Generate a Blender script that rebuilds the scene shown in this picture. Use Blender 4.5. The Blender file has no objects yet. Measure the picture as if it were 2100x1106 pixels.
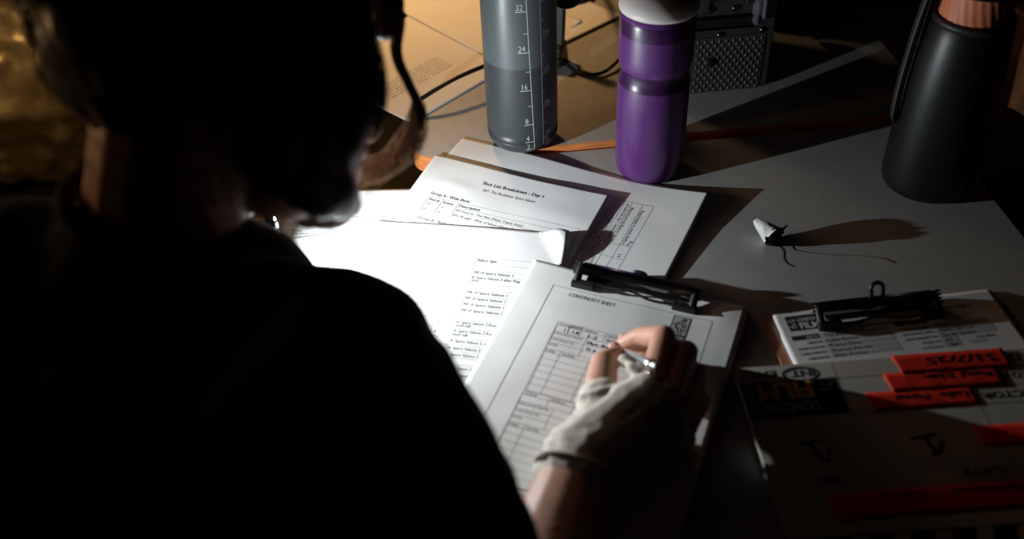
import bpy, bmesh, math, random
from mathutils import Vector, Matrix, noise
from mathutils.bvhtree import BVHTree
random.seed(7)
S = bpy.context.scene
COL = S.collection
R = math.radians
Z0 = 0.75                                   # desk height above the floor
V = Vector

# ------------------------------------------------------------------ camera
F_PX = 1963.3
TH, RO = 0.715768, -0.049443
FWD = V((0, math.cos(TH), -math.sin(TH)))
_r = V((1, 0, 0)); _u = _r.cross(FWD)
RGT = _r * math.cos(RO) + _u * math.sin(RO)
UPV = -_r * math.sin(RO) + _u * math.cos(RO)
CAM = V((0, 0, Z0 + 0.625))
cd = bpy.data.cameras.new('camera'); cam = bpy.data.objects.new('camera', cd); COL.objects.link(cam)
m = Matrix((RGT, UPV, -FWD)).transposed().to_4x4(); m.translation = CAM
cam.matrix_world = m
cd.sensor_width = 36; cd.lens = 36 * F_PX / 2100; cd.clip_start = 0.02
cd.dof.use_dof = True; cd.dof.focus_distance = 1.03; cd.dof.aperture_fstop = 2.8
S.camera = cam
S.view_settings.view_transform = 'Standard'; S.view_settings.look = 'None'
S.view_settings.exposure = 0; S.view_settings.gamma = 1; S.view_settings.use_curve_mapping = False

def at(x, y, h=0.0):
    """point at height h above the desk seen at a photo pixel"""
    d = (x - 1050) / F_PX * RGT - (y - 553) / F_PX * UPV + FWD
    return CAM + d * ((h + Z0 - CAM.z) / d.z)
def atd(x, y, w):
    d = (x - 1050) / F_PX * RGT - (y - 553) / F_PX * UPV + FWD
    return CAM + d * w
def pj(P):
    d = V(P) - CAM; w = d.dot(FWD)
    return (round(1050 + F_PX * d.dot(RGT) / w), round(553 - F_PX * d.dot(UPV) / w), round(w, 3))

# ------------------------------------------------------------------ world and lights
w = bpy.data.worlds.new('world'); S.world = w; w.use_nodes = True
w.node_tree.nodes['Background'].inputs[0].default_value = (0.9, 0.7, 0.5, 1)
w.node_tree.nodes['Background'].inputs[1].default_value = 0.0012

LED = V((-0.2205, 0.716, Z0 + 0.082))       # the phone torch: a tiny flat LED facing right
LED_N = V((0.94, 0.30, -0.10)).normalized()
def light(name, kind, loc, energy, color, **kw):
    d = bpy.data.lights.new(name, kind); d.energy = energy; d.color = color
    for k, v in kw.items(): setattr(d, k, v)
    o = bpy.data.objects.new(name, d); COL.objects.link(o); o.location = loc
    return o
l = light('torch_light', 'AREA', LED + LED_N * 0.0022, 2.15, (0.88, 0.96, 1.0), shape='DISK', size=0.005)
BEAM = V((0.965, -0.12, -0.22)).normalized()
l.rotation_euler = (-BEAM).to_track_quat('Z', 'Y').to_euler()
WARM = V((-0.16, 1.40, Z0 + 0.40))
l2 = light('desk_lamp_light', 'SPOT', WARM, 5.4, (1.0, 0.55, 0.20), shadow_soft_size=0.02, spot_size=R(96), spot_blend=0.45)
l2.rotation_euler = (WARM - V((-0.14, 1.32, Z0))).to_track_quat('Z', 'Y').to_euler()
light('warm_shadow_fill', 'POINT', WARM, 1.6, (1.0, 0.58, 0.30), shadow_soft_size=0.05)  # added soft fill at the lamp: spill and bounce into the shadows
l3 = light('gold_bag_fill', 'SPOT', V((-1.25, 1.25, 1.35)), 12, (1.0, 0.64, 0.32), shadow_soft_size=0.06, spot_size=R(70), spot_blend=0.6)  # added unseen spot that brightens the gold bag
l3.rotation_euler = (V((-1.25, 1.25, 1.35)) - V((-1.15, 2.1, 0.3))).to_track_quat('Z', 'Y').to_euler()
light('neck_fill', 'POINT', V((-.80, .74, 1.06)), 2.0, (1.0, 0.58, 0.28), shadow_soft_size=0.05)  # added unseen fill that warms the left of the neck

# ------------------------------------------------------------------ materials
MATS = {}
def mat(name, col, rough=0.6, metal=0.0, var=0.0, scale=40, bump=0.0, bscale=200, emit=None, es=0, spec=0.5,
        trans=0, sss=0, coat=0, sheen=0, detail=4, col2=None, stretch=None, ior=1.45):
    if name in MATS: return MATS[name]
    M = bpy.data.materials.new(name); M.use_nodes = True
    nt = M.node_tree; b = nt.nodes['Principled BSDF']; I = b.inputs
    I['Base Color'].default_value = (*col, 1); I['Roughness'].default_value = rough; I['Metallic'].default_value = metal
    I['Specular IOR Level'].default_value = spec; I['IOR'].default_value = ior
    I['Transmission Weight'].default_value = trans; I['Coat Weight'].default_value = coat; I['Sheen Weight'].default_value = sheen
    if sss:
        I['Subsurface Weight'].default_value = sss; I['Subsurface Radius'].default_value = (0.008, 0.004, 0.002); I['Subsurface Scale'].default_value = 1
    if emit: I['Emission Color'].default_value = (*emit, 1); I['Emission Strength'].default_value = es
    if var or bump:
        tc = nt.nodes.new('ShaderNodeTexCoord'); mp = nt.nodes.new('ShaderNodeMapping')
        nt.links.new(tc.outputs['Object'], mp.inputs[0])
        if stretch: mp.inputs['Scale'].default_value = stretch
    if var:
        n = nt.nodes.new('ShaderNodeTexNoise'); n.inputs['Scale'].default_value = scale; n.inputs['Detail'].default_value = detail
        nt.links.new(mp.outputs[0], n.inputs['Vector'])
        mx = nt.nodes.new('ShaderNodeMix'); mx.data_type = 'RGBA'
        c2 = col2 or tuple(max(0, c * (1 - var)) for c in col)
        mx.inputs[6].default_value = (*col, 1); mx.inputs[7].default_value = (*c2, 1)
        rp = nt.nodes.new('ShaderNodeMapRange'); rp.inputs[1].default_value = 0.35; rp.inputs[2].default_value = 0.65
        nt.links.new(n.outputs['Fac'], rp.inputs[0]); nt.links.new(rp.outputs[0], mx.inputs[0])
        nt.links.new(mx.outputs[2], I['Base Color'])
    if bump:
        n = nt.nodes.new('ShaderNodeTexNoise'); n.inputs['Scale'].default_value = bscale; n.inputs['Detail'].default_value = 3
        nt.links.new(mp.outputs[0], n.inputs['Vector'])
        bp = nt.nodes.new('ShaderNodeBump'); bp.inputs['Strength'].default_value = bump; bp.inputs['Distance'].default_value = 0.001
        nt.links.new(n.outputs['Fac'], bp.inputs['Height']); nt.links.new(bp.outputs[0], I['Normal'])
    MATS[name] = M; return M

PAPER = mat('white_paper', (0.80, 0.80, 0.79), 0.75, var=0.04, scale=18, bump=0.08, bscale=260, spec=0.25)
INK = mat('printed_ink', (0.03, 0.03, 0.035), 0.7, spec=0.2)
INKG = mat('grey_print', (0.16, 0.16, 0.17), 0.7, spec=0.2)
SHADEBAR = mat('light_grey_print', (0.52, 0.52, 0.53), 0.7, spec=0.2)
PEN_INK = mat('marker_ink', (0.02, 0.018, 0.03), 0.6, spec=0.2)
YELLOW = mat('yellow_print', (0.80, 0.47, 0.03), 0.6)
WHITEP = mat('white_print', (0.55, 0.55, 0.52), 0.6)
LAM = mat('grey_laminate', (0.40, 0.40, 0.385), 0.5, var=0.08, scale=60, bump=0.06, bscale=900, spec=0.35)
EDGE = mat('orange_wood_edge', (0.72, 0.24, 0.07), 0.45, var=0.25, scale=30, stretch=(1, 8, 8))
METAL_DK = mat('dark_steel', (0.06, 0.06, 0.065), 0.4, 0.9)
LEGM = mat('grey_steel_leg', (0.12, 0.12, 0.12), 0.45, 0.8)
CHROME = mat('smoked_chrome', (0.22, 0.21, 0.22), 0.14, 1.0)
RUBBER = mat('black_rubber', (0.012, 0.012, 0.012), 0.5)
BOARD = mat('brown_hardboard', (0.26, 0.12, 0.065), 0.5, var=0.3, scale=80)
CLEARBR = mat('pinkish_clear_board', (0.42, 0.20, 0.12), 0.25, var=0.15, scale=20, coat=0.4)
SLATEW = mat('white_acrylic', (0.60, 0.56, 0.50), 0.3, var=0.08, scale=8, spec=0.4)
TAPE = mat('fluorescent_red_tape', (0.95, 0.045, 0.02), 0.5, var=0.15, scale=60, bump=0.2, bscale=150)
SKIN = mat('skin', (0.58, 0.30, 0.21), 0.5, var=0.12, scale=60, bump=0.25, bscale=500, sss=0.12, spec=0.35)
SHIRT = mat('black_cotton', (0.0075, 0.010, 0.015), 0.9, bump=0.3, bscale=900, sheen=0.06, spec=0.15)
TROUS = mat('dark_trousers', (0.01, 0.01, 0.013), 0.9)
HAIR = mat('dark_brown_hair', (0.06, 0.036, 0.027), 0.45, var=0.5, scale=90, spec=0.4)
HAIR_LIT = mat('lit_dark_hair', (0.60, 0.45, 0.31), 0.5, var=0.4, scale=90, spec=0.4)  # lit copy of the dark hair, torchlight put into the colour
GAUZE = mat('off_white_gauze', (0.72, 0.66, 0.56), 0.9, var=0.12, scale=90, bump=0.5, bscale=1200)

# ------------------------------------------------------------------ mesh helpers
class MB:
    def __init__(s): s.v = []; s.f = []; s.mi = []; s.sm = []
    def add(s, vs, fs, mi=0, smooth=False):
        o = len(s.v); s.v += [tuple(p) for p in vs]; s.f += [tuple(i + o for i in f) for f in fs]
        s.mi += [mi] * len(fs); s.sm += [smooth] * len(fs); return s
    def box(s, c, d, rot=None, mi=0):
        vs = []
        for x in (-.5, .5):
            for y in (-.5, .5):
                for z in (-.5, .5):
                    p = V((x * d[0], y * d[1], z * d[2]))
                    if rot: p = rot @ p
                    vs.append(p + V(c))
        return s.add(vs, [(0, 1, 3, 2), (4, 6, 7, 5), (0, 4, 5, 1), (2, 3, 7, 6), (0, 2, 6, 4), (1, 5, 7, 3)], mi)
    def tube(s, pts, r, n=10, mi=0, caps=True, closed=False, sq=1.0):
        pts = [V(p) for p in pts]; k = len(pts)
        rs = r if isinstance(r, (list, tuple)) else [r] * k
        vs = []; ref = None
        for i, p in enumerate(pts):
            if closed: t = pts[(i + 1) % k] - pts[i - 1]
            else: t = pts[min(i + 1, k - 1)] - pts[max(i - 1, 0)]
            t.normalize()
            if ref is None:
                ref = t.orthogonal().normalized()
            ref = (ref - t * ref.dot(t)).normalized(); b = t.cross(ref)
            for j in range(n):
                a = 2 * math.pi * j / n
                vs.append(p + ref * math.cos(a) * rs[i] + b * math.sin(a) * rs[i] * sq)
        fs = []
        for i in range(k if closed else k - 1):
            for j in range(n):
                a = i * n + j; b_ = i * n + (j + 1) % n; c = ((i + 1) % k) * n + (j + 1) % n; d = ((i + 1) % k) * n + j
                fs.append((a, b_, c, d))
        if caps and not closed:
            fs.append(tuple(range(n - 1, -1, -1))); fs.append(tuple((k - 1) * n + j for j in range(n)))
        return s.add(vs, fs, mi, True)
    def lathe(s, prof, n=64, mi=0, c=(0, 0, 0), mif=None):
        vs = []; fs = []; mm = []
        for r_, z in prof:
            for j in range(n):
                a = 2 * math.pi * j / n; vs.append((c[0] + r_ * math.cos(a), c[1] + r_ * math.sin(a), c[2] + z))
        for i in range(len(prof) - 1):
            for j in range(n):
                fs.append((i * n + j, i * n + (j + 1) % n, (i + 1) * n + (j + 1) % n, (i + 1) * n + j))
                mm.append(mif(i) if mif else mi)
        o = len(s.v); s.v += vs; s.f += [tuple(i + o for i in f) for f in fs]; s.mi += mm; s.sm += [True] * len(fs)
        return s
    def sphere(s, c, r, n=12, mi=0, sc=(1, 1, 1), M=None):
        vs = []; fs = []
        k = n // 2
        for i in range(k + 1):
            t = math.pi * i / k
            for j in range(n):
                a = 2 * math.pi * j / n
                p = V((math.sin(t) * math.cos(a) * sc[0], math.sin(t) * math.sin(a) * sc[1], math.cos(t) * sc[2])) * r
                if M: p = M @ p
                vs.append(p + V(c))
        for i in range(k):
            for j in range(n):
                fs.append((i * n + j, (i + 1) * n + j, (i + 1) * n + (j + 1) % n, i * n + (j + 1) % n))
        return s.add(vs, fs, mi, True)
    def build(s, name, mats, parent=None, loc=None, rotz=0, tag=None, kind=None):
        me = bpy.data.meshes.new(name); me.from_pydata(s.v, [], s.f)
        for mm in (mats if isinstance(mats, (list, tuple)) else [mats]): me.materials.append(mm)
        me.polygons.foreach_set('material_index', s.mi); me.polygons.foreach_set('use_smooth', s.sm); me.update()
        o = bpy.data.objects.new(name, me); COL.objects.link(o)
        if parent: o.parent = parent
        if loc is not None: o.location = loc
        o.rotation_euler.z = rotz
        if tag: o['label'], o['category'] = tag[0], tag[1]
        if tag and len(tag) > 2: o['group'] = tag[2]
        if kind: o['kind'] = kind
        return o
def thing(name, label, cat, loc=(0, 0, 0), rotz=0, group=None):
    o = bpy.data.objects.new(name, None); COL.objects.link(o); o.empty_display_size = 0.02
    o.location = loc; o.rotation_euler.z = rotz; o['label'] = label; o['category'] = cat
    if group: o['group'] = group
    return o
def bevel(o, w_=0.002, seg=3):
    b = o.modifiers.new('bevel', 'BEVEL'); b.width = w_; b.segments = seg; b.limit_method = 'ANGLE'; b.angle_limit = R(40)
    return o
def interp(pts, n):
    """Catmull-Rom through pts, n points per span"""
    P = [V(p) for p in pts]; out = []
    for i in range(len(P) - 1):
        a = P[max(i - 1, 0)]; b = P[i]; c = P[i + 1]; d = P[min(i + 2, len(P) - 1)]
        for k in range(n):
            t = k / n
            out.append(0.5 * ((2 * b) + (c - a) * t + (2 * a - 5 * b + 4 * c - d) * t * t + (3 * b - a - 3 * c + d) * t ** 3))
    out.append(P[-1]); return out

# text outlines as triangles, in units of the font size
_tc = {}
def text_geo(s, bold=0.0, shear=0.0, hand=False):
    key = (s, bold, shear, hand)
    if key in _tc: return _tc[key]
    c = bpy.data.curves.new('t', 'FONT'); c.body = s; c.resolution_u = 2; c.offset = bold; c.shear = shear; c.size = 1
    o = bpy.data.objects.new('t', c); me = bpy.data.meshes.new_from_object(o)
    vs = [(v.co.x, v.co.y) for v in me.vertices]; fs = [tuple(p.vertices) for p in me.polygons]
    if hand:
        vs = [(x + 0.05 * math.sin(y * 7 + x * 3), y * (1 + 0.12 * math.sin(x * 2.3)) + 0.04 * math.sin(x * 5)) for x, y in vs]
    bpy.data.objects.remove(o); bpy.data.curves.remove(c); bpy.data.meshes.remove(me)
    w_ = max([x for x, y in vs] or [1])
    _tc[key] = (vs, fs, w_); return _tc[key]

def T(s, u, v, size, width=None, rot=0, mi=1, bold=0.0, shear=0.0, hand=False):
    return ('t', s, u, v, size, width, rot, mi, bold, shear, hand)
def Ln(u0, v0, u1, v1, wd=0.3, mi=1): return ('l', u0, v0, u1, v1, wd, mi)
def Rc(u0, v0, u1, v1, mi=1): return ('r', u0, v0, u1, v1, mi)
def PL(pts, wd=0.5, mi=1): return ('p', pts, wd, mi)
def box4(u0, v0, u1, v1, wd=0.3, mi=1):
    return [Ln(u0, v0, u1, v0, wd, mi), Ln(u1, v0, u1, v1, wd, mi), Ln(u1, v1, u0, v1, wd, mi), Ln(u0, v1, u0, v0, wd, mi)]

def prints_into(mb, prints, place):
    """place(u, v, level) -> point; every print lies level * 0.05 mm above the surface"""
    for p in prints:
        if p[0] == 't':
            _, s, u, v, size, width, rot, mi, bold, shear, hand = p
            vs, fs, w_ = text_geo(s, bold, shear, hand)
            sx = (width / w_) if width else size
            c, sn = math.cos(R(rot)), math.sin(R(rot))
            out = []
            for x, y in vs:
                X, Y = x * sx, y * size
                out.append(place(u + X * c - Y * sn, v - X * sn - Y * c, 3))
            mb.add(out, fs, mi)
        elif p[0] in 'lp':
            if p[0] == 'l': pts = [(p[1], p[2]), (p[3], p[4])]; wd, mi = p[5], p[6]
            else: pts, wd, mi = p[1], p[2], p[3]
            for (u0, v0), (u1, v1) in zip(pts[:-1], pts[1:]):
                L = math.hypot(u1 - u0, v1 - v0)
                if L < 1e-6: continue
                nx, ny = -(v1 - v0) / L * wd / 2, (u1 - u0) / L * wd / 2
                k = max(1, int(L / 4)); vs = []
                for i in range(k + 1):
                    t = i / k; a, b = u0 + (u1 - u0) * t, v0 + (v1 - v0) * t
                    vs += [place(a + nx, b + ny, 3), place(a - nx, b - ny, 3)]
                mb.add(vs, [(2 * i, 2 * i + 2, 2 * i + 3, 2 * i + 1) for i in range(k)], mi)
        elif p[0] == 'r':
            _, u0, v0, u1, v1, mi = p
            k = max(1, int(abs(u1 - u0) / 5)); j = max(1, int(abs(v1 - v0) / 5)); vs = []
            for a in range(k + 1):
                for b in range(j + 1): vs.append(place(u0 + (u1 - u0) * a / k, v0 + (v1 - v0) * b / j, 2))
            mb.add(vs, [(a * (j + 1) + b, (a + 1) * (j + 1) + b, (a + 1) * (j + 1) + b + 1, a * (j + 1) + b + 1) for a in range(k) for b in range(j)], mi)

def ridge(p):
    n_ = V((-math.sin(R(4.5)), math.cos(R(4.5)), 0)); d = (V((p.x, p.y, 0)) - V((E_A.x, E_A.y, 0))).dot(n_)
    t = min(1, max(0, (d + .075) / .072)); return .0052 * t * t * (3 - 2 * t)
def sheet(name, A, ang, w_, h_, z, prints=(), lift=None, mats=(PAPER, INK, INKG, PEN_INK), tag=None, parent=None, thick=0.00012, uv_warp=None, step=0.004, over=False):
    """paper: A = top-left corner, u runs right, v runs down the page (mm); lift(u, v) metres"""
    a = R(ang); ex = V((math.cos(a), math.sin(a), 0)); ey = V((-ex.y, ex.x, 0))
    lf = lift or (lambda u, v: 0.0)
    O = V((A[0], A[1], z))
    def place(u, v, lev=0):
        x, y = (uv_warp(u, v) if uv_warp else (u, v))
        q = ex * (x / 1000) - ey * (y / 1000)
        return q + V((0, 0, lf(u, v) + lev * 0.00006 + (ridge(O + q) if over else 0)))
    nu, nv = max(2, int(w_ / 1000 / step)), max(2, int(h_ / 1000 / step))
    mb = MB(); n = (nu + 1) * (nv + 1)
    top = [place(w_ * i / nu, h_ * j / nv) for i in range(nu + 1) for j in range(nv + 1)]
    bot = [p - V((0, 0, thick)) for p in top]
    idx = lambda i, j: i * (nv + 1) + j
    fs = []
    for i in range(nu):
        for j in range(nv):
            q = (idx(i, j), idx(i, j + 1), idx(i + 1, j + 1), idx(i + 1, j))
            fs.append(q); fs.append(tuple(n + k for k in reversed(q)))
    bd = [(i, 0) for i in range(nu)] + [(nu, j) for j in range(nv)] + [(i, nv) for i in range(nu, 0, -1)] + [(0, j) for j in range(nv, 0, -1)]
    for (a0, b0), (a1, b1) in zip(bd, bd[1:] + bd[:1]):
        p, q = idx(a0, b0), idx(a1, b1); fs.append((p, q, q + n, p + n))
    mb.add(top + bot, fs, 0, True)
    prints_into(mb, prints, place)
    o = mb.build(name, list(mats), parent, O if parent is None else O, tag=tag)
    return o

def bump2(u, v, cu, cv, ru, rv, h): return h * math.exp(-((u - cu) / ru) ** 2 - ((v - cv) / rv) ** 2)
def wav(u, v, seed, amp=0.0004, sc=0.02): return amp * (1 + noise.noise(V((u * sc, v * sc, seed))))

def remesh(mb, name, mats, voxel, smooth=4, parent=None, disp=None, loc=None):
    o = mb.build('tmp', mats)
    r_ = o.modifiers.new('r', 'REMESH'); r_.mode = 'VOXEL'; r_.voxel_size = voxel; r_.use_smooth_shade = True
    if smooth:
        s_ = o.modifiers.new('s', 'SMOOTH'); s_.factor = 0.5; s_.iterations = smooth
    dg = bpy.context.evaluated_depsgraph_get(); dg.update()
    me = bpy.data.meshes.new_from_object(o.evaluated_get(dg)); me.name = name
    bpy.data.objects.remove(o)
    if disp:
        me.update(); nr = [v.normal.copy() for v in me.vertices]
        for v, n_ in zip(me.vertices, nr): v.co += n_ * disp(v.co)
    me.polygons.foreach_set('use_smooth', [True] * len(me.polygons)); me.update()
    me.materials.clear()
    for mm in (mats if isinstance(mats, (list, tuple)) else [mats]): me.materials.append(mm)
    no = bpy.data.objects.new(name, me); COL.objects.link(no)
    if parent: no.parent = parent
    return no
def caps(mb, chain, n=14, st=0.3):
    """chain of (point, radius): overlapping balls, later fused"""
    for (a, ra), (b, rb) in zip(chain[:-1], chain[1:]):
        a, b = V(a), V(b); L = (b - a).length; k = max(1, int(L / (min(ra, rb) * st)))
        for i in range(k + 1):
            t = i / k; mb.sphere(a.lerp(b, t), ra + (rb - ra) * t, n)

# ================================================================== the room
def struct(name, c, d, m_):
    return MB().box(c, d).build(name, m_, kind='structure')
FLOORM = mat('olive_brown_carpet', (0.14, 0.12, 0.062), 0.95, var=0.55, scale=9, bump=0.6, bscale=300, detail=8)
WALLM = mat('dark_painted_wall', (0.10, 0.085, 0.07), 0.9, var=0.1, scale=6)
struct('floor', (0, 1.2, -0.03), (6, 7, 0.06), FLOORM)
struct('ceiling', (0, 1.2, 2.73), (6, 7, 0.06), WALLM)
struct('wall_back', (0, 4.73, 1.35), (6, 0.06, 2.7), WALLM)
struct('wall_front', (0, -2.33, 1.35), (6, 0.06, 2.7), WALLM)
struct('wall_left', (-3.03, 1.2, 1.35), (0.06, 7, 2.7), WALLM)
struct('wall_right', (3.03, 1.2, 1.35), (0.06, 7, 2.7), WALLM)

# ================================================================== desks
def desk(label, x0, y0, x1, y1, top, ang, pivot):
    t = thing('desk', label, 'desk', (pivot[0], pivot[1], 0), R(ang), 'school desks pushed together')
    px, py = pivot
    def rr(x0, y0, x1, y1, r_, n=8):
        out = []
        for cx, cy, a0 in ((x1 - r_, y1 - r_, 0), (x0 + r_, y1 - r_, 90), (x0 + r_, y0 + r_, 180), (x1 - r_, y0 + r_, 270)):
            for k in range(n + 1):
                a = R(a0 + 90 * k / n); out.append((cx + r_ * math.cos(a) - px, cy + r_ * math.sin(a) - py))
        return out
    def slab(name, ring, za, zb, m_, bev=0):
        n = len(ring); mb = MB(); vs = [(x, y, za) for x, y in ring] + [(x, y, zb) for x, y in ring]
        mb.add(vs, [tuple(range(n - 1, -1, -1)), tuple(range(n, 2 * n))] + [(i, (i + 1) % n, n + (i + 1) % n, n + i) for i in range(n)])
        o = mb.build(name, m_, t)
        if bev: bevel(o, bev)
        return o
    slab('edge_band', rr(x0, y0, x1, y1, 0.022), top - 0.022, top - 0.0001, EDGE, 0.003)
    slab('laminate_top', rr(x0 + 0.0025, y0 + 0.0025, x1 - 0.0025, y1 - 0.0025, 0.02), top - 0.0014, top, LAM)
    mb = MB()
    for a, b in (((x0 + .06, y0 + .06), (x1 - .06, y0 + .06)), ((x0 + .06, y1 - .06), (x1 - .06, y1 - .06)), ((x0 + .06, y0 + .06), (x0 + .06, y1 - .06)), ((x1 - .06, y0 + .06), (x1 - .06, y1 - .06))):
        mb.tube([(a[0] - px, a[1] - py, top - .036), (b[0] - px, b[1] - py, top - .036)], 0.012, 8)
    mb.build('frame', LEGM, t)
    for lx in (x0 + .06, x1 - .06):
        for ly in (y0 + .06, y1 - .06):
            MB().tube([(lx - px, ly - py, 0), (lx - px, ly - py, top - .03)], 0.014, 10).build('leg', LEGM, t)
    return t
E_A = at(849, 335)            # left corner of the far desk
desk('grey-topped desk with orange wood edge behind the bottles, its rounded left corner in view',
     E_A.x, E_A.y, E_A.x + 0.625, E_A.y + 0.60, Z0 + 0.005, 4.5, (E_A.x, E_A.y))
desk('grey-topped desk under the clipboards and clapperboard, crumpled wrapper lying on it',
     -0.085, 0.235, 0.513, 0.951, Z0, 3.7, (0.513, 0.785))
desk('grey-topped desk on the left under the white script pages, mostly behind the person',
     -0.78, 0.43, -0.125, 0.836, Z0, 3.7, (-0.125, 0.836))

# ================================================================== papers
def P(x, y, h=0.0):
    p = at(x, y, h); return (p.x, p.y)
# --- typed sheets under the left lamp pool
sheet('script_page', P(600, 388, .003), -3.0, 210, 297, Z0 + 0.0004, prints=[
    T("sips from his own cup.", 59, 51, 4.2, 52, mi=1), T("RENN FINGLAKE (CONT'D)", 32, 58, 4.2, 48), T("You call this a game.", 20, 62.5, 4.2, 48),
    T("THIS", 12, 73, 4.2, 11), T("BEN'JAKBAR", 52, 72, 4.2, 26), T("It's only silly to those who", 13, 78, 4.2, 64),
], lift=lambda u, v: wav(u, v, 1, .0003), tag=('white typed script page poking out flat beyond the glaring sheets, under the jaw', 'paper', ))
sheet('script_page', P(583, 485, .004), 6.85, 210, 297, Z0 + 0.0011, prints=[
    T("INT. THE SPACE SALOON - DAY", 16, 57, 4.2, 62), T("FING", 84, 66, 4.2, 12), T("The bar is loud and crowded.", 16, 74, 4.2, 66),
], lift=lambda u, v: wav(u, v, 2, .0003), tag=('white script page with typed lines whose left edge meets the black phone', 'paper'))

# --- wide landscape sheet furthest back
p4 = [Ln(52, 38, 248, 38), Ln(52, 146, 248, 146), Ln(52, 110, 248, 110), Ln(52, 131, 248, 131)]
for k, u in enumerate((52, 64, 76, 88, 100, 112, 124, 136, 148, 160, 172, 184, 196, 208, 216, 224, 236, 248)): p4.append(Ln(u, 38, u, 175))
for u, s, wd in ((205, 'In Space Saloon 1 opening', 52), (214, 'All of Space Saloon 1', 44), (222, 'In Space Saloon 1, the very start of', 66), (228, 'the film, showing the surroundings', 62),
                 (240, 'In Space Saloon 2, before killing', 60), (246, 'Fing', 8), (192, 'In Space Saloon 2, right after', 52), (180, 'All of Space Saloon 2', 42)):
    p4.append(T(s, u, 108.5, 5.0, wd, rot=90, mi=1))
for u, s in ((206, '1.2'), (214, '2.1'), (243, '6.5'), (192, '5.4')): p4.append(T(s, u, 129, 4.4, 6, rot=90))
p4.append(T('(couples)', 220, 152, 4.4, 16, rot=90))
def lift4(u, v):
    h = wav(u, v, 3, .0002) + 0.0075 * max(0, (u - 215) / 82) ** 1.6 * max(0, 1 - v / 190)
    h += 0.002 * max(0, 1 - v / 60) * max(0, (u - 150) / 147)
    return h
sheet('table_sheet', P(1018, 309, .001), -27.2, 210, 150, Z0 + 0.0003, tag=('plain white sheet hidden under the landscape sheet, a sliver showing by its top corner', 'paper'),
      lift=lambda u, v: 0.0, over=True)
sheet('table_sheet', P(950, 281, .0065), -27.2, 297, 210, Z0 + 0.0007, prints=p4, lift=lift4, over=True,
      tag=('white landscape sheet with a table printed sideways, lying furthest back behind the clipboard', 'paper'))

# --- shot list
sl = [T('Shot List Breakdown - Day 1', 71, 29, 7.2, 72, bold=.012), T("INT. The Ben'Jakbar Space Saloon", 76, 39.8, 5.8, 62, shear=.0, mi=2),
      T('Group A - Wide Shots', 24, 63.5, 6.2, 47, bold=.010), T('Group B - Renn Only (Bet', 30, 106, 6.2, 58, bold=.004)]
tt = 67.5; rows = (67.5, 76, 84.5, 93)
for y in rows: sl.append(Ln(25, y, 199, y - 3, .3, 2))
for u in (25, 42, 61, 199): sl.append(Ln(u, 67.5 - 3 * (u - 25) / 174, u + 1, 93 - 3 * (u - 25) / 174, .3, 2))
for s, u, v, wd, b in (('Shot #', 27, 73.5, 12.5, .012), ('Scene', 44, 73.3, 12.5, .012), ('Description', 63, 73, 25, .012), ('1.8', 27, 82, 5, 0), ('1', 46, 82, 1.6, 0),
                       ('WS Head-on - Two Shot (35mm, Tripod, Static)', 63, 81.3, 78, 0), ('6.8', 27, 90.5, 5, 0), ('6', 46, 90.2, 2.4, 0),
                       ('WS Off angle - Wide of Saloon (35mm, Tripod, Static)', 63, 89.8, 92, 0)):
    sl.append(T(s, u, v, 5.4, wd, bold=b, mi=1 if b else 2))
for k in range(9): sl.append(Ln(28, 110 + 8 * k, 201, 106.5 + 8 * k, .3, 2))
for u in (28, 46, 64, 201): sl.append(Ln(u, 110 - 3.5 * (u - 28) / 173, u + 1, 174 - 3.5 * (u - 28) / 173, .3, 2))
sl.append(T('Shot #', 30, 116, 4.3, 12.5, bold=.012))
def lift2(u, v):
    h = wav(u, v, 5, .0003, .03)
    h += 0.0065 * max(0, 1 - v / 110) * (0.35 + 0.65 * max(0, u / 210) ** 1.5) * (0.8 if v > 5 else .8)
    h += bump2(u, v, 45, 42, 22, 9, .0012) + bump2(u, v, 170, 50, 30, 14, .0010)
    return h
sheet('shot_list_sheet', P(895, 315, .0095), -25.56, 210, 297, Z0 + 0.0013, prints=sl, lift=lift2, over=True,
      tag=('white sheet headed Shot List Breakdown - Day 1 between the bottles and the glaring sheets', 'paper'))

# --- glaring sheet
gl = []
for v in (44, 53, 62, 70, 82, 91, 100, 108, 117, 125, 134, 145.5, 158, 167, 175, 183, 191, 199, 207): gl.append(Ln(30, v + 1.5, 182, v, .3, 2))
gl += [Ln(117, 44, 118, 207, .3, 2), Ln(98, 44, 98.5, 207, .3, 2), Ln(30, 45, 30, 208, .3, 2), Ln(182, 44, 182, 207, .3, 2)]
for v, s, wd in ((50, 'Before fight', 20), (68, 'All of Space Saloon 1', 40), (75.5, 'In Space Saloon 2 after Fing is', 52), (80, 'shot', 8), (97.5, 'All of Space Saloon 1', 40),
                 (106, 'All of Space Saloon 1', 40), (114.5, 'All of Space Saloon 1', 40), (123, 'All of Space Saloon 1', 40), (139.5, 'In Space Saloon 2 from beginning', 56), (144, 'until kill', 14),
                 (151, 'In Space Saloon 2 from beginning', 56), (156, 'until kill', 14), (164, 'In Space Saloon 2, right before', 52), (173, 'In Space Saloon 2, right after', 50), (181, 'In Space Saloon 2, the kill', 44),
                 (197, 'Start of Space Saloon 1', 40), (205, 'Saloon 1 opening', 34)):
    gl.append(T(s, 119, v, 5.6, wd, mi=1))
for v, s in ((142, '6'), (154, '6'), (164, '6'), (173, '6'), (181, '6')): gl.append(T(s, 101, v, 4.3, 2.4))
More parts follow.
